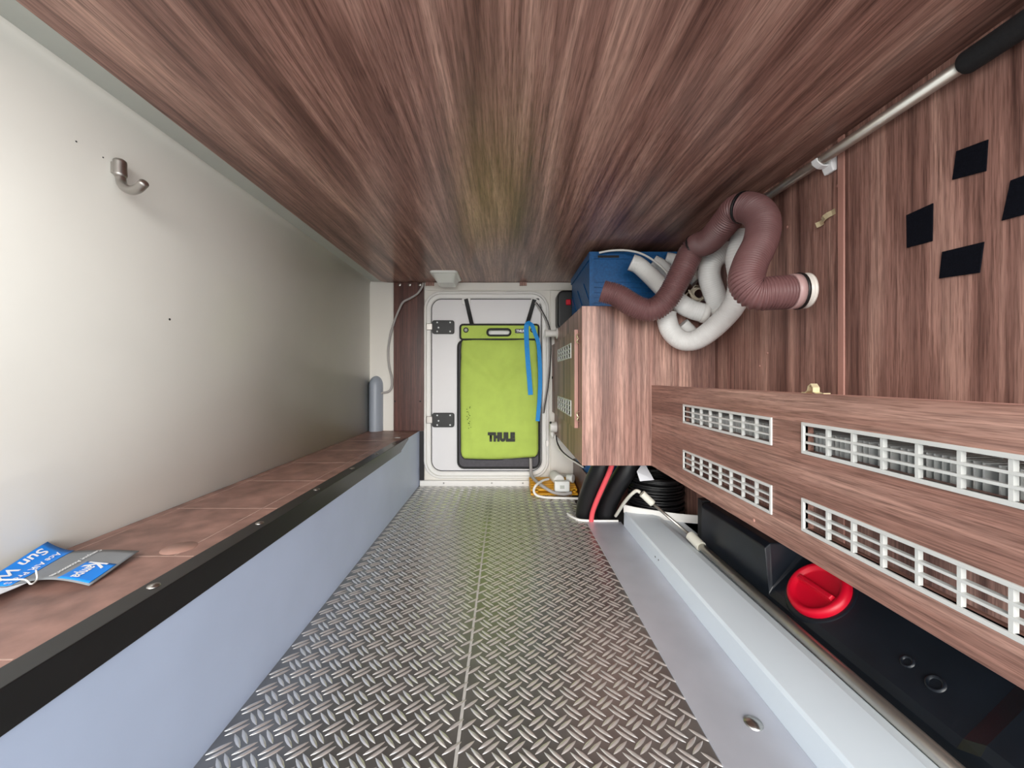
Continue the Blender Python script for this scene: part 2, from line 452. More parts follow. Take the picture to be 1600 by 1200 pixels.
# left wall with a soft cove at the top, and the pale strip beside the ceiling
poly = [(XL - 0.03, ZF - 0.04), (XL, ZF - 0.04), (XL, ZC - 0.018)]
for k in range(1, 7):
    a = k * PI / 2 / 6
    poly.append((XL + 0.018 * (1 - math.cos(a)), ZC - 0.018 + 0.0335 * math.sin(a)))
poly.append((XL - 0.03, ZC + 0.0155))
wl = MB().prism(poly, 'y', YN, YB + 0.03).build('wall_left', M_WALL, kind='structure', smooth=False)
for k in range(2, 9): wl.data.polygons[k].use_smooth = True
props(MB().prism([(-0.786, ZC + 0.0155), (-0.784, ZC + 0.003), (-0.727, ZC + 0.001), (-0.727, ZC + 0.0155)], 'y', YN, YB - 0.02).build('trim_1', M_GREYTRIM, kind='structure'))
# small marks on the left wall
for (u, v, r) in ((119, 221, .0016), (161, 246, .0015), (265, 499, .0028)):
    p = on_x(u, v, XL); MB().lathe(p, (1, 0, 0), [(0, 0.0006), (r, 0.0004), (r, 0)], 10).build('dent_mark', M_BLACK, wl)

# far wall
wb = MB().box(XL - 0.03, XR + 0.03, YB, YB + 0.03, ZF - 0.04, ZC + 0.05).build('wall_back', M_BACK, kind='structure')
MB().box(-0.47, 0.42, YB - 0.012, YB + 0.001, 0.512, ZC - 0.001).build('lintel_strip', M_BACK, wb, bevel=0.003)
for u0, u1 in ((665, 678), (812, 823)):
    MB().box((u0 - U0) * 2.28 / F, (u1 - U0) * 2.28 / F, YB - 0.022, YB - 0.012, 0.537, ZC - 0.001).build('wooden_packer', M_WZ, wb)
MB().box(0.262, 0.415, YB - 0.02, YB + 0.001, -0.56, ZC - 0.05).build('white_panel', M_BACK, wb, bevel=0.003)
# upright wooden strip beside the door
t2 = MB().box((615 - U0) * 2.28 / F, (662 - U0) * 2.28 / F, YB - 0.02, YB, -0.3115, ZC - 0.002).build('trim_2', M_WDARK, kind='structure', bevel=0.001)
for u in (624, 640, 656):
    p = P(u, 444.5, YB - 0.0205); MB().lathe(p, (0, -1, 0), [(0, .002), (.008, .0015), (.010, 0)], 16).build('screw_cap', M_SATIN, t2)
for u, v in ((617, 627), (656.5, 627)):
    p = P(u, v, YB - 0.0205); MB().lathe(p, (0, -1, 0), [(0, .002), (.004, .0015), (.005, 0)], 12).build('screw', M_BLACK, t2)

# right wall: far part, upright joint strip, near part
wr = MB().box(XR, XR + 0.02, YN, YB + 0.03, ZF - 0.04, ZC + 0.05).build('wall_right', M_WZ, kind='structure')
ys = XR * F / (1316 - U0)
MB().box(XR - 0.004, XR + 0.001, YN, ys - 0.012, -0.60, ZC - 0.002).build('wall_panel', M_WZ, wr)
MB().box(XR - 0.007, XR + 0.001, ys - 0.012, ys + 0.005, -0.60, ZC - 0.002).build('joint_strip', M_WEDGE, wr, bevel=0.001)
for (u, v) in ((1199, 552), (1187, 572), (1230, 355), (1309, 290)):
    p = on_x(u, v, XR); MB().lathe(p, (-1, 0, 0), [(0, .002), (.003, .0015), (.004, 0)], 12).build('screw_cap', M_WEDGE, wr)

# ------------------------------------------------------------------ far door
KY = 2.285
X_ = lambda u: (u - U0) * KY / F
Z_ = lambda v: -(v - V0) * KY / F
d1 = props(bpy.data.objects.new('door_1', None), 'white hatch door with rounded corners in the far wall', None, None, 'structure'); COL.objects.link(d1)
d1.location = (X_(760), YB, Z_(748))
fx0, fx1, fz0, fz1, FR = X_(662), X_(858), Z_(748), Z_(455), 0.105
mb = MB()
prof = [(0, 0), (0, .012), (.004, .018), (.014, .019), (.0165, .006), (.0195, .006), (.022, .020), (.038, .020), (.043, .013), (.047, .006)]
rings = []
for d, h in prof:
    rings.append([mb.bm.verts.new((x, YB - h, z)) for x, z in rrect(fx0 + d, fx1 - d, fz0 + d, fz1 - d, FR - d, 8)])
for a, b in zip(rings, rings[1:]):
    for k in range(len(a)):
        f = mb.bm.faces.new([a[k], a[(k + 1) % len(a)], b[(k + 1) % len(a)], b[k]]); f.smooth = False
mb.build('door_frame', M_FRAME, d1, recalc=True)
D = 0.046
mb = MB(); mb.tube([(x, YB - 0.011, z) for x, z in rrect(fx0 + D, fx1 - D, fz0 + D, fz1 - D, FR - D, 8)], 0.0028, 6, closed=True, smooth_pts=False, step=0.01)
mb.build('door_seal', M_SEAL, d1)
mb = MB(); pl = rrect(fx0 + D, fx1 - D, fz0 + D, fz1 - D, FR - D, 8)
mb.hexa([(x, YB - 0.001, z) for x, z in pl], [(x, YB - 0.012, z) for x, z in pl])
mb.build('door_leaf', M_DOOR, d1)
for (v0, v1) in ((501, 522), (645, 667)):
    h = MB().prism(rrect(X_(676), X_(710), Z_(v1), Z_(v0), 0.012, 4), 'y', YB - 0.034, YB - 0.012).build('hinge', M_BLACK, d1, bevel=0.003, label='black plastic hinge plate')
    MB().box(X_(667), X_(676.5), YB - 0.036, YB - 0.014, Z_(v1 - 6), Z_(v0 + 5)).build('hinge_knuckle', M_SATIN, h, bevel=0.003)
    for (u, v) in ((684, v0 + 3.5), (704, v0 + 3.5), (684, v1 - 3.5), (704, v1 - 3.5), (686, (v0 + v1) / 2 + 1)):
        MB().lathe((X_(u), YB - 0.0335, Z_(v)), (0, -1, 0), [(0, .003), (.004, .0022), (.0052, 0)], 12).build('screw', M_WPRINT, h)
for u in (728, 836):
    MB().prism(rrect(X_(u - 6), X_(u + 7), Z_(476), Z_(466), 0.006, 3), 'y', YB - 0.020, YB - 0.012).build('strap_hook', M_FRAME, d1, bevel=0.002)
MB().box(X_(853), X_(857), YB - 0.026, YB - 0.018, Z_(697), Z_(688)).build('latch_plate', M_SATIN, d1)

# ------------------------------------------------------------------ pale ledge along the right of the floor
lp = [(0.502, ZF - 0.004), (0.5025, -0.574), (0.507, -0.567), (0.60, -0.556), (0.622, -0.560), (0.634, -0.571), (0.775, -0.571), (0.775, ZF - 0.004)]
yend = lambda x: 1.66 - 0.14 * min(1, max(0, (x - 0.502) / 0.24)) ** 0.7
lp = lp[:3] + [(0.53, -0.5645), (0.56, -0.561)] + lp[3:7] + [(0.70, -0.571), (0.775, -0.571), (0.775, ZF - 0.004)]
ledge = MB().hexa([(x, YN, z) for x, z in lp], [(x, yend(x), z) for x, z in lp]).build('floor_ledge', M_LEDGE, bevel=0.0015, kind='structure', label='pale grey raised ledge along right edge of the floor')
MB().ribbon([(x, yend(x) + 0.003, -0.556) for x in (0.503, 0.515, 0.54, 0.58, 0.63, 0.69, 0.774)], (0, 0, 1), 0.034, 0.004).build('white_lip', M_CABLEW, ledge)
for (u, v) in ((1024, 870), (1029, 875)):
    p = on_x(u, v, 0.5025); MB().lathe(p, (-1, 0, 0), [(0, .0008), (.003, .0006), (.003, 0)], 10).build('screw_hole', M_BLACK, ledge)

# ================================================================== THE BENCH
bench = thing('storage_bench', (-0.65, 1.17, ZF), 'long low bench box with brown plywood top and blue-grey front along left wall', 'bench')
MB().box(XB - 0.012, XB, YN, YB - 0.002, ZF, -0.313).build('front_panel', M_BENCHF, bench)
top = MB().box(XL + 0.001, XB - 0.001, YN, YB - 0.002, -0.330, -0.312).build('top_panel', M_BENCHT, bench)
tr = MB()
tp = [(-0.540, -0.312), (-0.540, -0.3095), (XB + 0.003, -0.3095), (XB + 0.003, -0.358), (XB + 0.0005, -0.358), (XB + 0.0005, -0.312)]
tr.prism(tp, 'y', YN, 1.88)
edge = tr.build('edge_trim', M_TRIMB, bench, bevel=0.0012)
MB().hexa([(-0.538, 1.88, -0.312), (-0.538, 1.88, -0.3095), (XB + .003, 1.88, -0.3095), (XB + .003, 1.88, -0.352)], [(-0.507, 2.02, -0.312), (-0.507, 2.02, -0.311), (XB + .002, 2.02, -0.311), (XB + .002, 2.02, -0.320)]).build('trim_end', M_TRIMB, bench)
s0 = None
for k in range(7):
    p = (-0.523, 0.33 + 0.25 * k, -0.3095)
    if s0 is None: s0 = MB().lathe(p, (0, 0, 1), [(0, .0028), (.0035, .0028), (.0045, .0018), (.008, .0012), (.0085, 0)], 16).build('screw', M_STEEL, edge)
    else: dup(s0, p, edge)
mb = MB()
for k in range(-1, 8):
    y = 0.432 + 0.25 * k
    if y > YN: mb.box(-0.785, -0.545, y - 0.0009, y + 0.0009, -0.3121, -0.3117)
mb.box(-0.5812, -0.5788, 0.68, 2.2, -0.3121, -0.3117); mb.box(-0.7765, -0.7745, 0.68, 2.2, -0.3121, -0.3117)
mb.build('scribed_lines', M_SCRIBE, top, kind='stuff')
MB().lathe((-0.598, 0.715, -0.312), (0, 0, 1), [(0, .0006), (.027, .0006), (.0275, 0)], 32).build('round_mark', M_MARK, top)
MB().prism([(-0.575, 2.02), (-0.545, 2.01), (-0.548, 2.035), (-0.565, 2.04)], 'z', -0.312, -0.3112).build('paper_scrap', M_PAPER, top)
MB().box(XB - 0.01, -0.478, YB - 0.012, YB - 0.002, ZF + 0.03, -0.315).build('end_strip', M_SEAL, bench)

# leaflet on the bench: strip running from the bench towards the wall, its far end bent up against the wall
leaf = thing('swing_tag', (-0.72, 0.62, -0.312), 'grey and blue printed product tag lying on the near end of the bench', 'tag')
LY0, LY1 = 0.683, 0.580             # letters read towards the camera
def card_pt(s, t, lift=0.0):
    """s: metres from the logo end towards the wall, t: metres from the far side edge towards the camera"""
    x = -0.6185 - s - 0.216 * (0.103 - t)
    z = -0.3060 + 0.010 * math.sin(min(s, 0.12) / 0.12 * PI) * (0.25 + 0.75 * t / 0.103) + 0.003 * math.cos(t * 30)
    if x < -0.745:
        z += 6.0 * (-0.745 - x) ** 2
    x = max(x, XL + 0.002)
    y = LY0 - t - 0.02 * s
    return Vector((x, y, z + lift))
def card_patch(name, m, s0, s1, t0, t1, lift, parent, n=26, q=8):
    mb = MB(); g = []
    for side in (0, 1):
        g.append([[mb.bm.verts.new(card_pt(s0 + (s1 - s0) * i / n, t0 + (t1 - t0) * j / q, lift - side * 0.0005)) for j in range(q + 1)] for i in range(n + 1)])
    for side in (0, 1):
        for i in range(n):
            for j in range(q):
                f = mb.bm.faces.new([g[side][i][j], g[side][i + 1][j], g[side][i + 1][j + 1], g[side][i][j + 1]]); f.smooth = True
    for i in range(n):
        for j in (0, q): mb.bm.faces.new([g[0][i][j], g[0][i + 1][j], g[1][i + 1][j], g[1][i][j]])
    for j in range(q):
        for i in (0, n): mb.bm.faces.new([g[0][i][j], g[0][i][j + 1], g[1][i][j + 1], g[1][i][j]])
    return mb.build(name, m, parent)
card_patch('card', M_CARDG, 0.0, 0.157, 0.0, 0.103, 0.0, leaf)
card_patch('blue_band', M_CARDB, 0.112, 0.157, 0.0, 0.103, 0.0008, leaf)
card_patch('logo_square', M_CARDB, 0.004, 0.050, 0.046, 0.099, 0.0008, leaf)
card_patch('white_backing', M_PAPER, 0.090, 0.157, 0.098, 0.150, -0.0015, leaf)
LT = lambda s, t0: (lambda x, y: card_pt(s - y, t0 + x, 0.0016))
text_mesh('Kampa', 0.022, LT(0.036, 0.050), 'logo_lettering', M_WPRINT, leaf, bold=0.0006, width=0.044)
text_mesh('K', 0.040, LT(0.043, 0.048), 'logo_initial', M_WPRINT, leaf, bold=0.001, width=0.018)
text_mesh('Camping Accessories', 0.0105, LT(0.066, 0.004), 'caption_lettering', M_WPRINT, leaf, bold=0.0002, width=0.092)
text_mesh('Ace AIR Pro S', 0.014, LT(0.129, 0.012), 'name_lettering', M_WPRINT, leaf, bold=0.0002, width=0.088)
text_mesh('Sun Wi', 0.020, LT(0.152, 0.016), 'title_lettering', M_WPRINT, leaf, bold=0.0004, width=0.083)
MB().tube([card_pt(0.16, 0.10, 0.004), card_pt(0.12, 0.107, 0.012), card_pt(0.085, 0.112, 0.006), card_pt(0.07, 0.118, 0.0), card_pt(0.073, 0.106, 0.002), card_pt(0.080, 0.100, 0.014)], 0.0012, 6).build('plastic_loop', M_CABLEW, leaf)

# ================================================================== RIGHT SIDE
# vented panel
vp = thing('vented_panel', (XP, 0.75, ZCB), 'long low walnut panel with four pale vent grilles along right side', 'panel')
GY = [(1.189, 0.793), (0.7125, 0.3165)]; GZ = [(-0.138, -0.081), (-0.279, -0.219)]
inset = 0.006
us = sorted([YN, YC - 0.001] + [y + s * inset for a, b in GY for y, s in ((a, -1), (b, 1))])
ws = sorted([ZCB, -0.029] + [z + s * inset for a, b in GZ for z, s in ((a, 1), (b, -1))])
MB().plate(us, ws, {(1, 1), (1, 3), (3, 1), (3, 3)}, lambda u, w, d: (XP + d, u, w), 0.0, 0.016).build('panel_board', M_WY, vp, bevel=0.0008)
MB().box(XP - 0.0006, XP + 0.0165, YN, YC - 0.001, -0.029, -0.0284).build('top_edging', M_WEDGE, vp)
def grille(parent, ya, yb, z0, z1, ncol, nrow, x, fw=0.0060, depth=0.006, slat=0.0040):
    yy = [yb, yb + fw, ya - fw, ya]; zz = [z0, z0 + fw, z1 - fw, z1]
    g = MB().plate(yy, zz, {(1, 1)}, lambda u, w, d: (x + d, u, w), -0.003, depth).build('vent_grille', M_GRILLE, parent, bevel=0.0008, label='pale plastic vent grille')
    for k in range(1, nrow):
        zc = z0 + fw + (z1 - z0 - 2 * fw) * k / nrow
        MB().box(x - 0.0015, x + depth, yb + fw - .0003, ya - fw + .0003, zc - slat * .45, zc + slat * .45).build('slat', M_GRILLE, g)
    for k in range(1, ncol):
        yc = yb + fw + (ya - yb - 2 * fw) * k / ncol
        MB().box(x - 0.0005, x + depth, yc - slat * .55, yc + slat * .55, z0 + fw - .0003, z1 - fw + .0003).build('upright_bar', M_GRILLE, g)
    return g
for (ya, yb) in GY:
    for (z0, z1) in GZ: grille(vp, ya, yb, z0, z1, 8, 3, XP)
for (u, v) in ((1178, 813),):
    p = on_x(u, v, XP); MB().lathe(p, (-1, 0, 0), [(0, .002), (.003, .0015), (.0042, 0)], 12).build('screw_cap', M_WEDGE, vp)
# spring clip standing on the panel's top edge
def spring_clip(name, pts, side, w, label):
    return MB().ribbon(pts, side, w, 0.0016).build(name, M_BRASS, label=label, cat='clip')
yc = XP * F / (1265 - U0)
c = Vector((XP + 0.008, yc, -0.0282))
spring_clip('spring_clip', [c + Vector((0, 0.022, .001)), c + Vector((0, 0.010, .0012)), c + Vector((0, 0.008, .010)), c + Vector((0, 0.002, .017)), c + Vector((0, -0.004, .011)), c + Vector((0, -0.006, .0012)), c + Vector((0, -0.028, .001))], (1, 0, 0), 0.012, 'small brass spring clip standing on top edge of vented panel')
# heater convector behind the panel
hc = thing('convector_heater', (0.63, 0.8, -0.20), 'white finned convector heater seen through the upper vent grilles', 'heater')
mb = MB(); y = 0.32
while y < 1.30:
    mb.box(0.574, 0.640, y, y + 0.0022, -0.200, -0.102); y += 0.0095 + (0.006 if int(y / 0.0095) % 4 == 3 else 0)
mb.build('fin_pack', M_FIN, hc, kind='stuff')
for z in (-0.175, -0.135): MB().cyl((0.62, 0.28, z), (0.62, 1.34, z), 0.009, 14).build('pipe', M_BLACK, hc)
MB().box(0.572, 0.645, 0.28, 1.34, -0.206, -0.200).build('tray', M_BLACK, hc)
for y in (0.30, 0.85, 1.32): MB().box(0.640, XR, y, y + 0.012, -0.206, -0.150).build('bracket', M_BLACK, hc)
MB().box(XP + 0.017, XR - 0.008, YN, YC - 0.002, -0.062, -0.050).build('cover_board', M_WZ, vp)

# wall cabinet
cab = thing('wall_cabinet', (0.53, 1.87, ZCB), 'walnut wall cabinet with vented side door in the far right corner', 'cabinet')
t = 0.016
mb = MB()
mb.box(XC, XR - 0.001, YC, YC + t, ZCB, ZCT)
mb.build('front_board', M_WZ, cab, bevel=0.001)
MB().box(XC, XC + t, YC + t, YB - 0.021, ZCB, ZCT).build('side_board', M_WZ, cab)
MB().box(XC + t, XR - 0.001, YC + t, YB - 0.021, ZCT - t, ZCT).build('top_board', M_WZ, cab)
MB().box(XC + t, XR - 0.001, YC + t, YB - 0.021, ZCB, ZCB + t).build('bottom_board', M_WZ, cab)
MB().box(XC - 0.0008, XC + 0.002, YC - 0.0008, YC + 0.001, ZCB, ZCT).build('front_edging', M_WEDGE, cab)
DY0, DY1, DZ0, DZ1 = 1.525, 2.255, -0.197, 0.187
XD = XC - 0.016
GA = (2.00, 1.60)
us = sorted([DY0, DY1, GA[0] - inset, GA[1] + inset]); ws = sorted([DZ0, DZ1, -0.160 + inset, -0.093 - inset, 0.080 + inset, 0.142 - inset])
dr = MB().plate(us, ws, {(1, 1), (1, 3)}, lambda u, w, d: (XD + d, u, w), 0.0, 0.014).build('side_door', M_WZ, cab)
MB().box(XD, XD + 0.014, DY0 - 0.0008, DY0, DZ0, DZ1).build('door_edging', M_WEDGE, dr)
for z0, z1 in ((-0.160, -0.093), (0.080, 0.142)):
    yy = [GA[1], GA[1] + .012, GA[0] - .012, GA[0]]
    nc, nr = 6, 3
    us = [GA[1]]; hs = set()
    yw = (GA[0] - GA[1] - .016) / nc
    for k in range(nc): us += [GA[1] + .008 + k * yw + .005, GA[1] + .008 + (k + 1) * yw - .005]
    us.append(GA[0]); ws = [z0]; zw = (z1 - z0 - .008) / nr
    for k in range(nr): ws += [z0 + .004 + k * zw + .002, z0 + .004 + (k + 1) * zw - .002]
    ws.append(z1)
    for a in range(nc):
        for b in range(nr): hs.add((1 + 2 * a, 1 + 2 * b))
    MB().plate(us, ws, hs, lambda u, w, d: (XD + d, u, w), -0.003, 0.001).build('vent_grille', M_GRILLE, dr, label='pale plastic vent grille')
    MB().box(XD + .008, XD + .010, GA[1] + .005, GA[0] - .005, z0 + .005, z1 - .005).build('shade_backing', M_BLACK, dr)  # black plate added to stand in for shade inside the vent holes
MB().lathe((XD, 2.235, 0.0), (-1, 0, 0), [(0, .004), (.006, .004), (.008, .002), (.008, 0)], 14).build('lock', M_BLACK, dr)
for z in (0.150, -0.150):
    y = 1.495; c = Vector((XC - 0.001, y, z))
    MB().ribbon([c + Vector((0, .012, .018)), c + Vector((-.010, .004, .016)), c + Vector((-.012, -.006, .004)), c + Vector((-.003, 0, 0)), c + Vector((-.012, -.006, -.006)), c + Vector((-.008, .004, -.016)), c + Vector((0, .012, -.018))], (0, 1, 0), 0.010, 0.0014).build('spring_catch', M_BRASS, cab)

# brass clip on the wall
p = on_x(1293, 341, XR - 0.001)
spring_clip('wall_clip', [p + Vector((0, -.022, .008)), p + Vector((-.002, -.012, .006)), p + Vector((-.010, -.006, .002)), p + Vector((-.010, .004, -.004)), p + Vector((-.003, .010, -.006)), p + Vector((-.012, .020, -.010))], (0, .25, 1), 0.014, 'small brass clip screwed to the right wall below the pole')

# water tank under the panel
tank = thing('water_tank', (0.72, 0.72, -0.571), 'black plastic water tank with red screw cap under the vented panel', 'tank')
def sect(y, pts): return [(x, y, z) for x, z in pts]
blk = [(0.664, -0.571), (0.664, -0.436), (0.678, -0.424), (0.772, -0.424), (0.772, -0.571)]
slp = [(0.664, -0.571), (0.664, -0.546), (0.674, -0.532), (0.772, -0.434), (0.772, -0.571)]
bul = [(0.6635, -0.571), (0.6635, -0.530), (0.672, -0.514), (0.772, -0.414), (0.772, -0.571)]
mb = MB(); rows = []
for y, q in ((0.09, bul), (0.545, bul), (0.575, slp), (0.985, slp), (1.000, blk), (1.325, blk)):
    rows.append([mb.bm.verts.new(c) for c in sect(y, q)])
for a, b in zip(rows, rows[1:]):
    for k in range(5): mb.bm.faces.new([a[k], a[(k + 1) % 5], b[(k + 1) % 5], b[k]])
mb.bm.faces.new(rows[0]); mb.bm.faces.new(rows[-1][::-1])
mb.build('tank_body', M_TANK, tank, bevel=0.007, bseg=3)
cc = Vector((0.718, 0.894, -0.488)); ax = Vector((-1, 0, 1)).normalized()
cap = MB().lathe(cc - ax * 0.002, ax, [(0, .008), (.046, .008), (.050, .010), (.053, .016), (.060, .018), (.066, .014), (.068, .006), (.068, -.004)], 56).build('cap', M_RED, tank, label='round red screw cap')
# grip bar across the cap
e1 = Vector((0.0, -1.0, 0.0)).normalized(); e1 = (e1 - ax * e1.dot(ax)).normalized(); e2 = ax.cross(e1)
def capp(a, b, h): return cc + e1 * a + e2 * b + ax * h
MB().hexa([capp(-.050, -.009, .005), capp(.050, -.009, .005), capp(.050, .009, .005), capp(-.050, .009, .005)], [capp(-.046, -.005, .018), capp(.046, -.005, .018), capp(.046, .005, .018), capp(-.046, .005, .018)]).build('grip_bar', M_RED, cap, bevel=0.002)
MB().lathe(cc - ax * 0.006, ax, [(.068, .006), (.078, .007), (.082, .002), (.082, -.004)], 48).build('cap_collar', M_TANK, tank)
def on_slope(u, v):
    k = (0.532 + 0.674) / ((u - U0) + (v - V0)); return Vector(((u - U0) * k, k * F, -(v - V0) * k))
for (u, v, r) in ((1418, 1034, .010), (1462, 1068, .013)):
    p = on_slope(u, v)
    MB().lathe(p, ax, [(r * .6, .0004), (r * .8, .003), (r, .003), (r * 1.15, -.001)], 24).build('moulded_ring', M_TANK, tank)
MB().box(0.672, 0.70, 1.335, 1.365, -0.571, -0.42).build('tank_foot', M_BLACK, tank)

# crank pole lying in the gutter
cr = thing('crank_pole', (0.634, 0.75, -0.571), 'long metal awning crank pole lying on the ledge with folded hooked end', 'pole')
MB().cyl((0.6345, 0.10, -0.5575), (0.6345, 1.285, -0.548), 0.0125, 20).build('tube', M_TUBE, cr)
ca, cb = Vector((0.6345, 1.265, -0.548)), Vector((0.6225, 1.315, -0.532))
mb = MB(); mb.tube([ca, (ca + cb) / 2, cb], 0.0165, 20, rib=(0.004, 0.0)); mb.build('collar', M_IVORY, cr)
j1 = P(1020, 787, 1.395); j0 = P(1003, 771, 1.405)
MB().cyl(cb, j1, 0.0052, 12).build('thin_rod', M_TUBE, cr)
mb = MB(); mb.tube([j1, (j1 + j0) / 2, j0], 0.0125, 16); mb.build('grip', M_IVORY, cr)
MB().tube([j0 - Vector((.006, 0, -.004)), P(994, 767, 1.415), P(985, 774, 1.44), P(975, 786, 1.50), P(966, 800, 1.58), P(962, 806, 1.62)], 0.0062, 12).build('hook_rod', M_IVORY, cr)

# coil of cable on the raised step
coil = thing('cable_coil', (0.655, 1.705, ZF), 'tall coil of black cable behind the ledge under the wall cabinet', 'cable')
pts = []; turns = 42; rows_ = 26
for i in range(turns * 16):
    a = 2 * PI * i / 16; tn = i / 16
    R = 0.110 + 0.006 * math.sin(tn * 2.3) + random.uniform(-.0015, .0015) - (0.016 if tn > rows_ else 0)
    zz_ = tn if tn < rows_ else 2 * rows_ - tn
    z = ZF + 0.004 + 0.0078 * zz_ + 0.002 * math.sin(a * 1.5 + tn)
    pts.append(Vector((0.655 + R * math.cos(a), 1.705 + R * math.sin(a), z)))
MB().tube(pts, 0.0044, 7, smooth_pts=False, step=0.018).build('cable', M_COIL, coil)
tagp = [P(1000, 752, 1.57), P(1022, 750, 1.565), P(1006, 722, 1.63), P(995, 737, 1.595)]
MB().hexa(tagp, [q + Vector((0, 0.0006, 0.0008)) for q in tagp]).build('paper_tag', M_PAPER, coil)

# ducts going down through the floor
dk = 'black ducts and hose entering the floor'
def duct(name, m, pts, r, label, cat, rib=None, seg=18):
    return MB().tube(pts, r, seg, rib=rib).build(name, m, label=label, cat=cat, smooth=False)
duct('air_duct', M_BLACKDUCT, [P(914, 812, 1.770), P(914, 798, 1.765), P(918, 780, 1.735), P(926, 757, 1.70), P(936, 736, 1.665), P(946, 713, 1.647)], 0.040, 'fat black air duct left of the red hose entering the floor', 'duct')
duct('air_duct', M_BLACKDUCT, [P(946, 813, 1.765), P(946, 800, 1.755), P(952, 782, 1.73), P(964, 758, 1.69), P(977, 737, 1.66), P(988, 714, 1.647)], 0.041, 'fat black air duct right of the red hose entering the floor', 'duct')
duct('red_hose', M_REDHOSE, [P(923.5, 815.5, 1.708), P(926, 800, 1.700), P(933, 781, 1.674), P(944, 756, 1.635), P(952, 738, 1.604), P(957.5, 722, 1.578), P(958, 719, 1.575)], 0.0105, 'thin red hose between the two black ducts', 'hose')
rim = MB()
rim.ribbon([(0.285, 1.80, ZF + .004), (0.300, 1.755, ZF + .004), (0.325, 1.720, ZF + .004), (0.37, 1.708, ZF + .004), (0.43, 1.706, ZF + .004), (0.492, 1.706, ZF + .004)], (0, 0, 1), 0.010, 0.006)
rim.build('white_rim', M_CABLEW, floor)

# ================================================================== BEHIND THE HOSES
crate = thing('blue_crate', (0.55, 1.9, ZCT), 'blue plastic crate on top of the wall cabinet under the ceiling', 'crate')
x0, x1, y0, y1, z0, z1 = 0.362, 0.735, 1.665, 2.13, ZCT, 0.535
mb = MB()
mb.box(x0, x1, y0, y0 + .006, z0, z1); mb.box(x0, x1, y1 - .006, y1, z0, z1); mb.box(x0, x0 + .006, y0 + .006, y1 - .006, z0, z1); mb.box(x1 - .006, x1, y0 + .006, y1 - .006, z0, z1); mb.box(x0 + .006, x1 - .006, y0 + .006, y1 - .006, z0, z0 + .006)
mb.build('body', M_BLUECRATE, crate)
mb = MB(); e = .006
mb.box(x0 - e, x1 + e, y0 - e, y0, z1 - .030, z1); mb.box(x0 - e, x0, y0, y1, z1 - .030, z1)
mb.build('rim', M_BLUECRATE, crate)
MB().box(x0 - e, x0 + .014, y0 - e, y0, z0, z1 - .030).build('corner_post', M_BLUECRATE, crate)
for k in range(6):
    z = z0 + 0.03 + 0.022 * k
    MB().box(x0 + .014, x1, y0 - .005, y0, z, z + .006).build('rib', M_BLUECRATE, crate)
for k in range(3):
    MB().hexa([(x0 - .004, y0 + .02 + .15 * k, z0 + .06), (x0, y0 + .02 + .15 * k, z0 + .06), (x0, y0 + .02 + .15 * k, z0 + .068), (x0 - .004, y0 + .02 + .15 * k, z0 + .068)],
              [(x0 - .004, y0 + .14 + .15 * k, z0 + .16), (x0, y0 + .14 + .15 * k, z0 + .16), (x0, y0 + .14 + .15 * k, z0 + .168), (x0 - .004, y0 + .14 + .15 * k, z0 + .168)]).build('diagonal_rib', M_BLUECRATE, crate)
MB().box(x0 + .03, x0 + .12, y0 - .0075, y0 - .005, z1 - .026, z1 - .016).build('handle_slot', M_BLACK, crate)

cs = thing('black_case', (0.335, 2.2, 0.27), 'black case with a red button beside the blue crate', 'case')
mb = MB(); pl = rrect(0.288, 0.40, ZCT + 0.001, 0.485, 0.035, 6)
mb.hexa([(x, 2.27, z) for x, z in pl], [(x, 2.16, z) for x, z in pl]); mb.build('shell', M_BLACK, cs, bevel=0.012, bseg=3)
MB().box(0.333, 0.361, 2.150, 2.165, 0.400, 0.432).build('red_button', M_RED, cs, bevel=0.005)

# brown ribbed hose
RB = 0.0405
bp_ = [(941, 455, 1.390), (965, 462, 1.378), (993, 479, 1.355), (1019, 484, 1.338), (1042, 467, 1.325), (1066, 424, 1.305), (1084, 388, 1.300), (1108, 376, 1.230), (1132, 349, 1.145), (1152, 326, 1.090), (1178, 328, 1.045), (1192, 348, 1.015), (1188, 378, 0.995), (1172, 412, 0.975), (1166, 440, 0.960), (1180, 458, 0.945), (1206, 458, 0.935), (1236, 456, 0.930)]
bpts = [P(*q) for q in bp_]
bh = thing('brown_hose', P(1020, 505, 1.36), 'long brown ribbed waste hose bent in a zigzag over the white hoses', 'hose')
MB().tube(bpts, RB, 22, rib=(0.0066, 0.0046), step=0.0011).build('ribbed_tube', M_BROWNHOSE, bh)
dense = resample(catmull(bpts, False), 0.004, False)
def near_idx(u, v):
    best = min(range(len(dense)), key=lambda i: (U0 + F * dense[i].x / dense[i].y - u) ** 2 + (V0 - F * dense[i].z / dense[i].y - v) ** 2)
    return best
for (u, v) in ((1088, 386), (1160, 325)):
    i = near_idx(u, v); a = dense[i]; tdir = (dense[i + 2] - dense[i - 2]).normalized()
    MB().tube([a - tdir * .003, a, a + tdir * .003], RB + .0015, 24).build('clamp_ring', M_BLACK, bh)
endp = bpts[-1]; tdir = (dense[-1] - dense[-4]).normalized()
MB().tube([endp - tdir * .004, endp + tdir * .005, endp + tdir * .013], RB + .001, 26).build('cuff', M_CUFF, bh)
MB().tube([endp + tdir * .013, endp + tdir * .016, endp + tdir * .019], RB + .003, 26).build('seal_ring', M_BLACK, bh)
MB().lathe(endp + tdir * .019, tdir, [(RB - .002, 0), (RB - .002, .016), (RB + .001, .016), (RB + .001, .010), (RB - .001, .010), (RB - .001, 0)], 36).build('rim', M_CLEAR, bh)

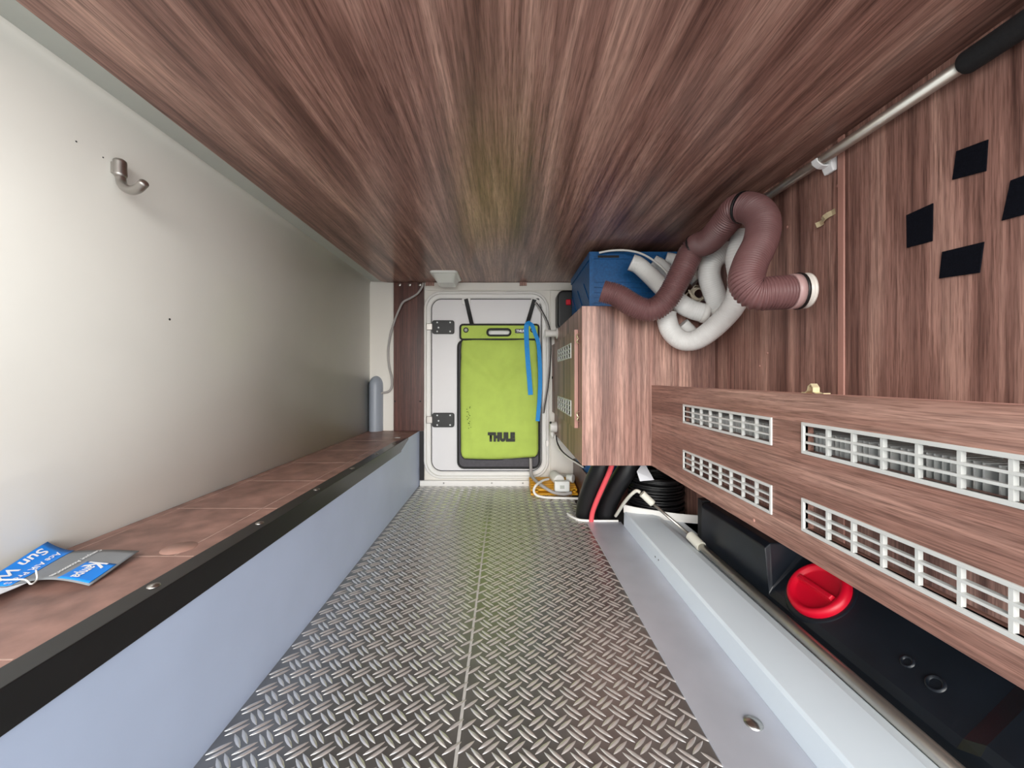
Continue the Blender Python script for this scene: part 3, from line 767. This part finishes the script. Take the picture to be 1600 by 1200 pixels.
# white hoses
def whose(pix, r, label, name='white_hose', rings=(), branch=None):
    pts = [P(*q) for q in pix]
    low = min(pts, key=lambda q: q.z)
    th = thing(name, (low.x, low.y, low.z - r), label, 'hose')
    MB().tube(pts, r, 20, rib=(0.007, 0.0007)).build('tube', M_WHITEHOSE, th)
    if branch:
        bq = [P(*q) for q in branch[0]]; MB().tube(bq, branch[1], 20, rib=(0.007, 0.0007)).build('branch_tube', M_WHITEHOSE, th)
        td = (bq[-1] - bq[-2]).normalized(); MB().tube([bq[-1] - td * .016, bq[-1] - td * .004, bq[-1] + td * .008], branch[1] + .002, 20).build('tape_band', M_CABLEW, th)
    dn = resample(catmull(pts, False), 0.004, False)
    for i in rings:
        k = i if i >= 0 else len(dn) + i
        k = max(2, min(len(dn) - 3, k)); a = dn[k]; td = (dn[k + 2] - dn[k - 2]).normalized()
        MB().tube([a - td * .010, a, a + td * .010], r + .0022, 20).build('tape_band', M_CABLEW, th)
    return th
whose([(986, 410, 1.560), (998, 415, 1.555), (1015, 430, 1.53), (1036, 450.5, 1.462), (1062, 473, 1.403), (1082, 484, 1.390), (1108, 491, 1.375)], 0.033, 'white hose from crate corner to a taped joint with a curved branch', rings=(-4,), branch=([(1146, 392, 1.33), (1126, 397, 1.335), (1112, 410, 1.34), (1108, 430, 1.345), (1114, 452, 1.35), (1121, 470, 1.352), (1127, 484, 1.355)], 0.0355))
whose([(1041, 489, 1.411), (1041.5, 497, 1.410), (1048, 517, 1.402), (1066, 532, 1.375), (1090, 530, 1.34), (1120, 508, 1.29), (1147, 476, 1.235), (1157, 440, 1.21), (1153, 405, 1.20), (1158, 381, 1.20), (1165, 366, 1.20)], 0.0345, 'large white hose hanging in a loop below the brown hose', rings=(104,))
whose([(1066, 506, 1.422), (1074, 514, 1.422), (1082, 522, 1.422), (1092, 534, 1.420)], 0.024, 'white hose end tucked inside the large hanging loop')
whose([(1020, 408, 1.605), (1034, 416, 1.60), (1052, 436, 1.585), (1066, 452, 1.57)], 0.026, 'narrow grey-white hose end behind the straight white hose, nearest blue crate')
whose([(1040, 404, 1.63), (1056, 408, 1.62), (1076, 424, 1.60), (1090, 440, 1.58)], 0.026, 'white hose end tucked behind the top of the brown hose, farthest back')
# bundle of cord between the hoses
cp = []
for k in range(84):
    a = k * 2 * PI / 14; ph = k / 84 * PI * 1.1 + 0.5
    L_ = 17 + 4 * math.sin(k * 0.7)
    u = 1092 + L_ * math.cos(a) * math.cos(ph) - 8 * math.sin(a) * math.sin(ph)
    v = 459 + L_ * 0.8 * math.cos(a) * math.sin(ph) * 0.8 + 8 * math.sin(a) * math.cos(ph)
    cp.append(P(u, v, 1.435 - 0.0003 * k + 0.008 * math.sin(a * 2)))
MB().tube(cp, 0.0030, 6, step=0.004).build('cord_bundle', M_CORD, label='tangled bundle of beige cord between the white hoses', cat='cord')
# flat white cable over the crate
MB().tube([P(936, 395, 1.635), P(952, 392, 1.63), P(975, 391, 1.62), P(998, 395, 1.60), P(1018, 405, 1.575), P(1036, 420, 1.55), P(1046, 432, 1.53)], 0.0045, 8).build('white_lead', M_CABLEW, label='white lead arching over the front of the blue crate', cat='cable')

# ================================================================== RIGHT WALL FITTINGS
po = thing('wall_pole', (0.75, 0.7, 0.51), 'metal pole with black foam grip clipped along top of right wall', 'pole')
pa, pb = Vector((0.752, 0.635, 0.5135)), Vector((0.748, 1.36, 0.521))
MB().cyl(pa, pb, 0.0115, 20).build('tube', M_TUBE, po)
pd = (pa - pb).normalized()
MB().tube([pa - pd * .01, pa + pd * .2, pa + pd * .5], 0.0185, 20, step=.003, rend=.010).build('foam_grip', M_FOAM, po)
pc = pb + (pa - pb) * ((1.36 - 0.930) / (1.36 - 0.635))
clip = thing('pole_clip', (XR, pc.y, pc.z), 'white plastic clip holding the pole against the right wall', 'clip')
MB().prism([(XR - 0.001, pc.z - .028), (XR - 0.010, pc.z - .030), (XR - 0.016, pc.z - .016), (XR - 0.016, pc.z + .016), (XR - 0.010, pc.z + .024), (XR - 0.001, pc.z + .024)], 'y', pc.y - .014, pc.y + .014).build('base', M_WPRINT, clip, bevel=0.002)
MB().ribbon([(XR - .016, pc.y, pc.z - .014), (XR - .030, pc.y, pc.z - .0145), (XR - .044, pc.y, pc.z - .004), (XR - .0445, pc.y, pc.z + .002)], (0, 1, 0), 0.016, 0.003).build('arm', M_WPRINT, clip)
# velcro patches
VXP = XR - 0.0045
vel = [([(1495.9, 236.3), (1544.7, 218.2), (1541.6, 267.1), (1489.5, 280.9)], 'black velcro patch on right wall, topmost and nearest the pole grip'),
       ([(1417.7, 336.2), (1458.7, 317.7), (1457.6, 376.6), (1418.3, 387.2)], 'black velcro patch on right wall, closest to the joint strip'),
       ([(1473.6, 393.6), (1538.4, 378), (1531.6, 426), (1469, 435)], 'black velcro patch on right wall, lowest of the patches'),
       ([(1580.9, 282), (1640, 260), (1628, 328), (1567, 344.7)], 'black velcro patch on right wall, cut off by picture edge')]
for q, lb in vel:
    a = [on_x(u, v, VXP) for u, v in q]
    MB().hexa(a, [p + Vector((-0.0022, 0, 0)) for p in a]).build('velcro_patch', M_VELCRO, label=lb, cat='velcro', group='velcro patches on the right wall')

# coat hook on the left wall
hk = thing('coat_hook', (XL, 0.808, 0.40), 'brushed metal coat hook screwed to the left wall', 'hook')
MB().tube([P(187.5, 248, .795), P(187.5, 262, .795), P(188.5, 279, .795)], 0.0110, 18, step=.0015, rend=.007).build('stem', M_SATIN, hk)
p = P(187.5, 263, .795)
MB().box(XL, p.x, p.y - .006, p.y + .006, p.z - .012, p.z + .012).build('mount', M_SATIN, hk, bevel=.002)
MB().tube([P(188.5, 274, .795), P(190, 286, .794), P(196, 294, .791), P(206, 297.5, .787), P(216, 294.5, .783), P(223, 288, .779), P(227, 284, .776)], 0.0085, 18, step=.0015, rend=.006).build('prong', M_SATIN, hk)

# ================================================================== FAR END
# grey half-round cable cover and its cable
gc = MB(); n = 10; cx, ry = P(585.5, 600, 2.27).x, 0.040
sec = [(cx + ry * math.cos(PI * k / n), YB - 0.001 - 0.055 * math.sin(PI * k / n)) for k in range(n + 1)]
zt = -0.045
rows = [[gc.bm.verts.new((x, y, -0.312)) for x, y in sec], [gc.bm.verts.new((x, y, zt)) for x, y in sec]]
for q in range(1, 7):
    a = q * PI / 2 / 6; k_ = math.cos(a)
    rows.append([gc.bm.verts.new((cx + (x - cx) * max(k_, 0.02), YB - 0.001 - (YB - 0.001 - y) * max(k_, 0.02), zt + 0.055 * math.sin(a))) for x, y in sec])
for a, b in zip(rows, rows[1:]):
    for k in range(n): f = gc.bm.faces.new([a[k], a[k + 1], b[k + 1], b[k]]); f.smooth = True
gc.build('cable_cover', M_GREYCOVER, label='grey half-round cable cover standing on far end of bench', cat='cover', recalc=True)
MB().tube([P(661.5, 442, 2.262), P(659, 449, 2.262), P(652, 459, 2.262), P(641, 466, 2.262), P(630, 472, 2.262), P(624, 483, 2.264), P(617, 500, 2.27), P(610, 524, 2.282), P(606.5, 548, 2.286), P(608, 572, 2.285), P(612, 590, 2.282), P(612.5, 602, 2.280), P(608, 611, 2.28), P(597, 614, 2.28), P(592, 614, 2.28)], 0.0062, 10).build('grey_cable', M_CABLEG, label='pale grey cable drooping from the ceiling to the grey cover', cat='cable')
# ceiling lamp
lamp = thing('ceiling_lamp', (-0.325, 2.12, ZC), 'small white lamp fitting on the ceiling above the door', 'lamp')
def ring4(x0, x1, y0, y1, z, r=.02): return [(x, y, z) for x, y in rrect(x0, x1, y0, y1, r, 4)]
def loft(levels):
    mb = MB(); R_ = [[mb.bm.verts.new(p) for p in lv] for lv in levels]
    for a, b in zip(R_, R_[1:]):
        for k in range(len(a)): mb.bm.faces.new([a[k], a[(k + 1) % len(a)], b[(k + 1) % len(a)], b[k]])
    mb.bm.faces.new(R_[0]); mb.bm.faces.new(R_[-1][::-1]); return mb
loft([ring4(-.398, -.252, 2.03, 2.24, ZC - .0005), ring4(-.398, -.252, 2.03, 2.24, ZC - .008), ring4(-.392, -.258, 2.036, 2.234, ZC - .012)]).build('base', M_LAMP, lamp, bevel=.001)
loft([ring4(-.385, -.265, 2.045, 2.225, ZC - .012, .015), ring4(-.372, -.280, 2.11, 2.222, ZC - .046, .015)]).build('diffuser', M_LAMP, lamp, bevel=.003)

# lime bag hanging on the door
YG = 2.262
bag = thing('hanging_bag', P(780, 731, YG), 'lime green fabric bag with black piping hanging on the far door', 'bag')
B = lambda u, v, y=YG: P(u, v, y)
gx = lambda u: (u - U0) * YG / F
gz = lambda v: -(v - V0) * YG / F
pl = rrect(gx(715.5), gx(843), gz(731.5), gz(532), 0.035, 5)
MB().hexa([(x, YG + .018, z) for x, z in pl], [(x, YG + .006, z) for x, z in pl]).build('grey_back', M_MESH, bag, bevel=.004)
MB().tube([(x, YG + .006, z) for x, z in pl], 0.0062, 8, closed=True, smooth_pts=False, step=.012).build('back_piping', M_PIPING, bag)
# green front with soft folds
mb = MB(); NU, NV = 34, 46; g = []
for j in range(NV + 1):
    t = j / NV; row = []
    vv = 530 + (716.5 - 530) * t
    ul = 721.5 - 2.8 * math.sin(min(1, t * 2.2) * PI / 2) + 1.6 * t
    ur = 837.5 + 3.6 * math.sin(min(1, t * 3) * PI / 2)
    for i in range(NU + 1):
        s = i / NU
        u = ul + (ur - ul) * s
        v = vv + (2.5 * math.sin(s * PI) - 3.0 * s) * t * t
        cl = max(0, t - 0.93) / 0.07                       # rounded lower corners
        if cl > 0:
            k = math.sqrt(max(0, 1 - cl * cl)); u = (ul + ur) / 2 + (u - (ul + ur) / 2) * (1 - 0.085 * (1 - k))
        edge_ = min(1, min(s, 1 - s) * 7) ; vert_ = min(1, (1 - t) * 9, t * 14 + .25)
        puff = 0.020 * (edge_ ** .5) * (vert_ ** .5)
        sag = 0.013 * math.exp(-((t - 0.10 - 0.28 * (1 - abs(2 * s - 1)) ** 1.2) / 0.05) ** 2) * (1 if t < .5 else 0)
        fold = 0.0022 * math.sin(9 * s + 5 * t) * math.sin(6 * t + 2 * s) + sag + 0.0018 * math.sin(25 * s + 3) * max(0, t - .6)
        p = B(u, v); p.y = YG + .004 - puff - fold
        row.append(mb.bm.verts.new(p))
    g.append(row)
for j in range(NV):
    for i in range(NU):
        f = mb.bm.faces.new([g[j][i], g[j][i + 1], g[j + 1][i + 1], g[j + 1][i]]); f.smooth = True
rimv = [g[0][i] for i in range(NU + 1)] + [g[j][NU] for j in range(1, NV + 1)] + [g[NV][i] for i in range(NU - 1, -1, -1)] + [g[j][0] for j in range(NV - 1, 0, -1)]
bk = [mb.bm.verts.new((v.co.x, YG + .006, v.co.z)) for v in rimv]
for k in range(len(rimv)):
    mb.bm.faces.new([rimv[k], rimv[(k + 1) % len(rimv)], bk[(k + 1) % len(rimv)], bk[k]])
mb.bm.faces.new(bk)
edgepts = [v.co.copy() for v in rimv]
front = mb.build('green_front', M_GREEN, bag)
lower = [p + Vector((0, .004, -.0035)) for p in edgepts[NU:NU + NV] + edgepts[NU + NV:2 * NU + NV] + edgepts[2 * NU + NV:]]
MB().tube(lower, 0.0042, 7, smooth_pts=False, step=.012).build('front_piping', M_PIPING, bag)
# header band with handle slot
hx0, hx1, hz0, hz1 = gx(719.5), gx(841.5), gz(530.5), gz(507.5)
outer = rrect(hx0, hx1, hz0, hz1, 0.014, 4)
slot = rrect(gx(763), gx(796), gz(523.5), gz(515.5), 0.0135, 5)
mb = MB()
ov = [mb.bm.verts.new((x, YG - .006, z)) for x, z in outer]; sv = [mb.bm.verts.new((x, YG - .006, z)) for x, z in slot]
ed = [mb.bm.edges.new((a, b)) for L_ in (ov, sv) for a, b in zip(L_, L_[1:] + L_[:1])]
bmesh.ops.triangle_fill(mb.bm, edges=ed, use_beauty=True)
fc = mb.bm.faces[:]
r = bmesh.ops.extrude_face_region(mb.bm, geom=fc)
for v in [q for q in r['geom'] if isinstance(q, bmesh.types.BMVert)]: v.co.y += 0.010
hd = mb.build('header_band', M_GREEN, bag)
MB().tube([(x, YG - .004, z) for x, z in outer], 0.0062, 8, closed=True, smooth_pts=False, step=.010).build('header_piping', M_PIPING, bag)
MB().tube([(x, YG - .008, z) for x, z in rrect(gx(761.5), gx(797.5), gz(524.5), gz(514.5), 0.017, 6)], 0.0058, 10, closed=True, smooth_pts=False, step=.006).build('handle', M_PIPING, bag, label='black rubber grab handle')
for u in (728, 832.5):
    MB().lathe(B(u, 515.7, YG - .006), (0, -1, 0), [(.0, .001), (.0095, .001), (.0100, .004), (.0150, .004), (.0155, 0)], 24).build('grommet', M_BLACK, bag)
    MB().lathe(B(u, 515.7, YG - .0072), (0, -1, 0), [(.0, .0009), (.0095, .0009), (.0095, 0)], 20).build('grommet_hole', M_GREYTRIM, bag)
for u in (755, 803):
    MB().tube([B(u - 4, 527, YG - .007), B(u - 3, 523.5, YG - .007), B(u, 522, YG - .007), B(u + 3, 523.5, YG - .007), B(u + 4, 527, YG - .007)], 0.0012, 6).build('stitched_arc', M_GREEN, hd)
pt = MB().prism(rrect(gx(804.5), gx(824), gz(521), gz(514), 0.005, 3), 'y', YG - .0085, YG - .006).build('name_patch', M_BLACK, bag)
text_mesh('THULE', 0.022, lambda x, y: (gx(806.5) + x, YG - .0092, gz(519.2) + y * 0.85), 'patch_lettering', M_WPRINT, pt, bold=0.0012, width=0.060)
txt = text_mesh('THULE', 0.060, lambda x, y: (gx(762.5) + x, YG - .0262, gz(687.3) + y * 1.02), 'lettering', M_INK, bag, bold=0.0060, width=0.156, spacing=1.16)
# hanging straps
for (ua, va, ub, vb) in ((728, 467, 737.5, 508), (835, 468, 823, 509)):
    MB().ribbon([B(ua, va, YB - .022), B((ua + ub) / 2, (va + vb) / 2, YB - .026), B(ub, vb, YG - .004)], (1, 0, .2), 0.0235, .002).build('hanging_strap', M_PIPING, bag)
MB().ribbon([B(829, 504, YG - .012), B(823, 508, YG - .016), B(822.5, 525, YG - .017), B(824.5, 560, YG - .030), B(827, 590, YG - .031), B(829, 617, YG - .031)], (1, 0, 0), 0.027, .002).build('blue_strap', M_STRAPB, bag)
MB().ribbon([B(826, 505, YG - .011), B(831, 508, YG - .014), B(836, 521, YG - .015), B(841, 536, YG - .016), B(843, 560, YG - .014), B(844, 590, YG - .012), B(843, 622, YG - .012), B(840, 658, YG - .020)], (1, 0, 0), 0.023, .002).build('blue_strap', M_STRAPB, bag)
mb = MB()
for k in range(16):
    u = 732 + random.uniform(-3, 4); v = 636 + k * 2.2 + random.uniform(-1, 1)
    c = B(u, v, YG - .0195); w = random.uniform(.001, .003)
    mb.box(c.x - w, c.x + w, c.y - .004, c.y, c.z - .002, c.z + .002)
mb.build('scuff_marks', M_BURN, front, kind='stuff')
# stay cable on the right of the door
sc_ = thing('door_cable', P(850, 640, 2.25), 'black and grey cable hanging beside the right edge of the bag', 'cable')
w1 = [(836, 473), (842, 481), (849, 493), (855, 506), (858, 520), (859, 545), (857.5, 575), (854.5, 605), (850, 632), (848, 646)]
MB().tube([B(u, v, YB - .034) for u, v in w1], 0.0042, 8).build('grey_sheath', M_CABLEG, sc_)
MB().tube([B(u + 2.0, v - .6, YB - .036) for u, v in w1], 0.0024, 8).build('black_wire', M_BLACK, sc_)
# grey flexible conduit by the floor
MB().tube([B(829, 716, 2.235), B(829.5, 730, 2.235), B(830.5, 742, 2.215), B(838, 752, 2.13), B(850, 761, 2.06), B(864, 769, 2.042), B(880, 772, 2.036), B(893, 770, 2.04)], 0.0095, 12, rib=(0.006, 0.0016)).build('flexible_conduit', M_CABLEG, label='grey ribbed conduit running from behind the bag to the ramp', cat='conduit')

# yellow levelling ramp and what lies on it
ramp = thing('levelling_ramp', (0.28, 2.16, ZF), 'yellow plastic levelling ramp on the floor beside the door', 'ramp')
MB().prism([(2.085, ZF + .0015), (2.265, ZF + .0015), (2.265, ZF + .020), (2.085, ZF + .012)], 'x', 0.135, 0.388).build('lower_pad', M_YELLOW, ramp, bevel=.003)
MB().prism([(2.10, ZF + .020), (2.265, ZF + .026), (2.265, ZF + .055), (2.10, ZF + .032)], 'x', 0.135, 0.386).build('upper_pad', M_YELLOW, ramp, bevel=.003)
for x in (0.16, 0.362):
    MB().box(x, x + .015, 2.10, 2.26, ZF + .011, ZF + .036).build('side_rail', M_YELLOW, ramp)
for k in range(4):
    y = 2.125 + .033 * k; z = ZF + .032 + (y - 2.10) / .165 * .023
    MB().box(0.14, 0.384, y, y + .006, z - .002, z + .0025).build('tread_rib', M_YELLOW, ramp)
plug = thing('mains_plug', P(875, 765, 2.09), 'white mains adaptor plug with square socket lying on yellow ramp', 'plug')
MB().cyl(P(865, 742.5, 2.20), P(874, 751, 2.105), 0.030, 24).build('body', M_CABLEW, plug, bevel=.005)
c = P(878, 760.5, 2.07)
MB().box(c.x - .040, c.x + .040, c.y - .012, c.y + .027, c.z - .026, c.z + .030).build('socket_block', M_LAMP, plug, bevel=.006)
MB().box(c.x - .012, c.x + .012, c.y - .0128, c.y - .011, c.z - .008, c.z + .010).build('socket_mark', M_GREYTRIM, plug, bevel=.001)
MB().cyl(P(886, 747, 2.15), P(896, 748, 2.13), 0.019, 16, 0.023).build('side_cap', M_LAMP, plug, bevel=.003)
MB().tube([P(857, 748.5, 2.13), P(848, 751, 2.09), P(838, 758, 2.04), P(834, 766, 2.035), P(838, 773.5, 2.03), P(850, 777, 2.022), P(868, 778, 2.016), P(886, 778.5, 2.014), P(904, 779, 2.012)], 0.0066, 10).build('white_cable', M_CABLEW, label='white cable looping from the adaptor plug across the floor', cat='cable')

# dark box with blue sack under the cabinet
MB().box(0.392, 0.72, 1.88, 2.27, ZF - .004, -0.470).build('dark_box', M_WDARK, label='dark wooden box on the floor under the wall cabinet', cat='box', bevel=.003)
loft([ring4(.398, .70, 1.90, 2.25, -.4695, .05), ring4(.392, .71, 1.89, 2.26, -.43, .06), ring4(.41, .69, 1.91, 2.24, -.37, .06), ring4(.47, .63, 1.98, 2.17, -.345, .05)]).build('blue_sack', M_BLUEBAG, label='blue sack on the dark box under the wall cabinet', cat='bag', smooth=True)

# plug and lead on the cabinet side, white pipe stub above
sp = thing('wall_plug', P(870, 665, 2.17), 'white round plug with black lead on side of wall cabinet', 'plug')
MB().cyl((XC, 2.17, gz(664)), (XC - .040, 2.17, gz(664)), 0.030, 20, .027).build('plug_body', M_CABLEW, sp, bevel=.004)
MB().cyl((XC - .026, 2.17, gz(664) - .028), (XC - .026, 2.17, gz(664) - .062), 0.011, 12, .008).build('cable_boot', M_CABLEW, sp)
MB().lathe((XC - .036, 2.150, gz(657)), (-1, -.6, .3), [(0, .006), (.006, .005), (.007, 0)], 12).build('pin', M_BLACK, sp)
ld = [P(867, 681, 2.17), P(868.5, 691, 2.15), P(875, 704, 2.08), P(887, 715, 2.00), P(900, 723, 1.93), P(911, 730, 1.86)]
MB().tube(ld, 0.0042, 8).build('lead', M_CABLEW, sp)
MB().tube([p + Vector((.007, -.001, .002)) for p in ld], 0.0036, 8).build('black_lead', M_BLACK, sp)
ps = thing('pipe_stub', (XC - .03, 2.14, 0.24), 'short white pipe stub with flange on side of wall cabinet near the door', 'pipe')
c = P(868, 521, 2.14)
MB().cyl((XC, 2.14, c.z), (XC - .070, 2.14, c.z), 0.019, 20).build('pipe', M_CABLEW, ps)
MB().cyl((XC, 2.14, c.z), (XC - .008, 2.14, c.z), 0.030, 20).build('flange', M_CABLEW, ps, bevel=.002)
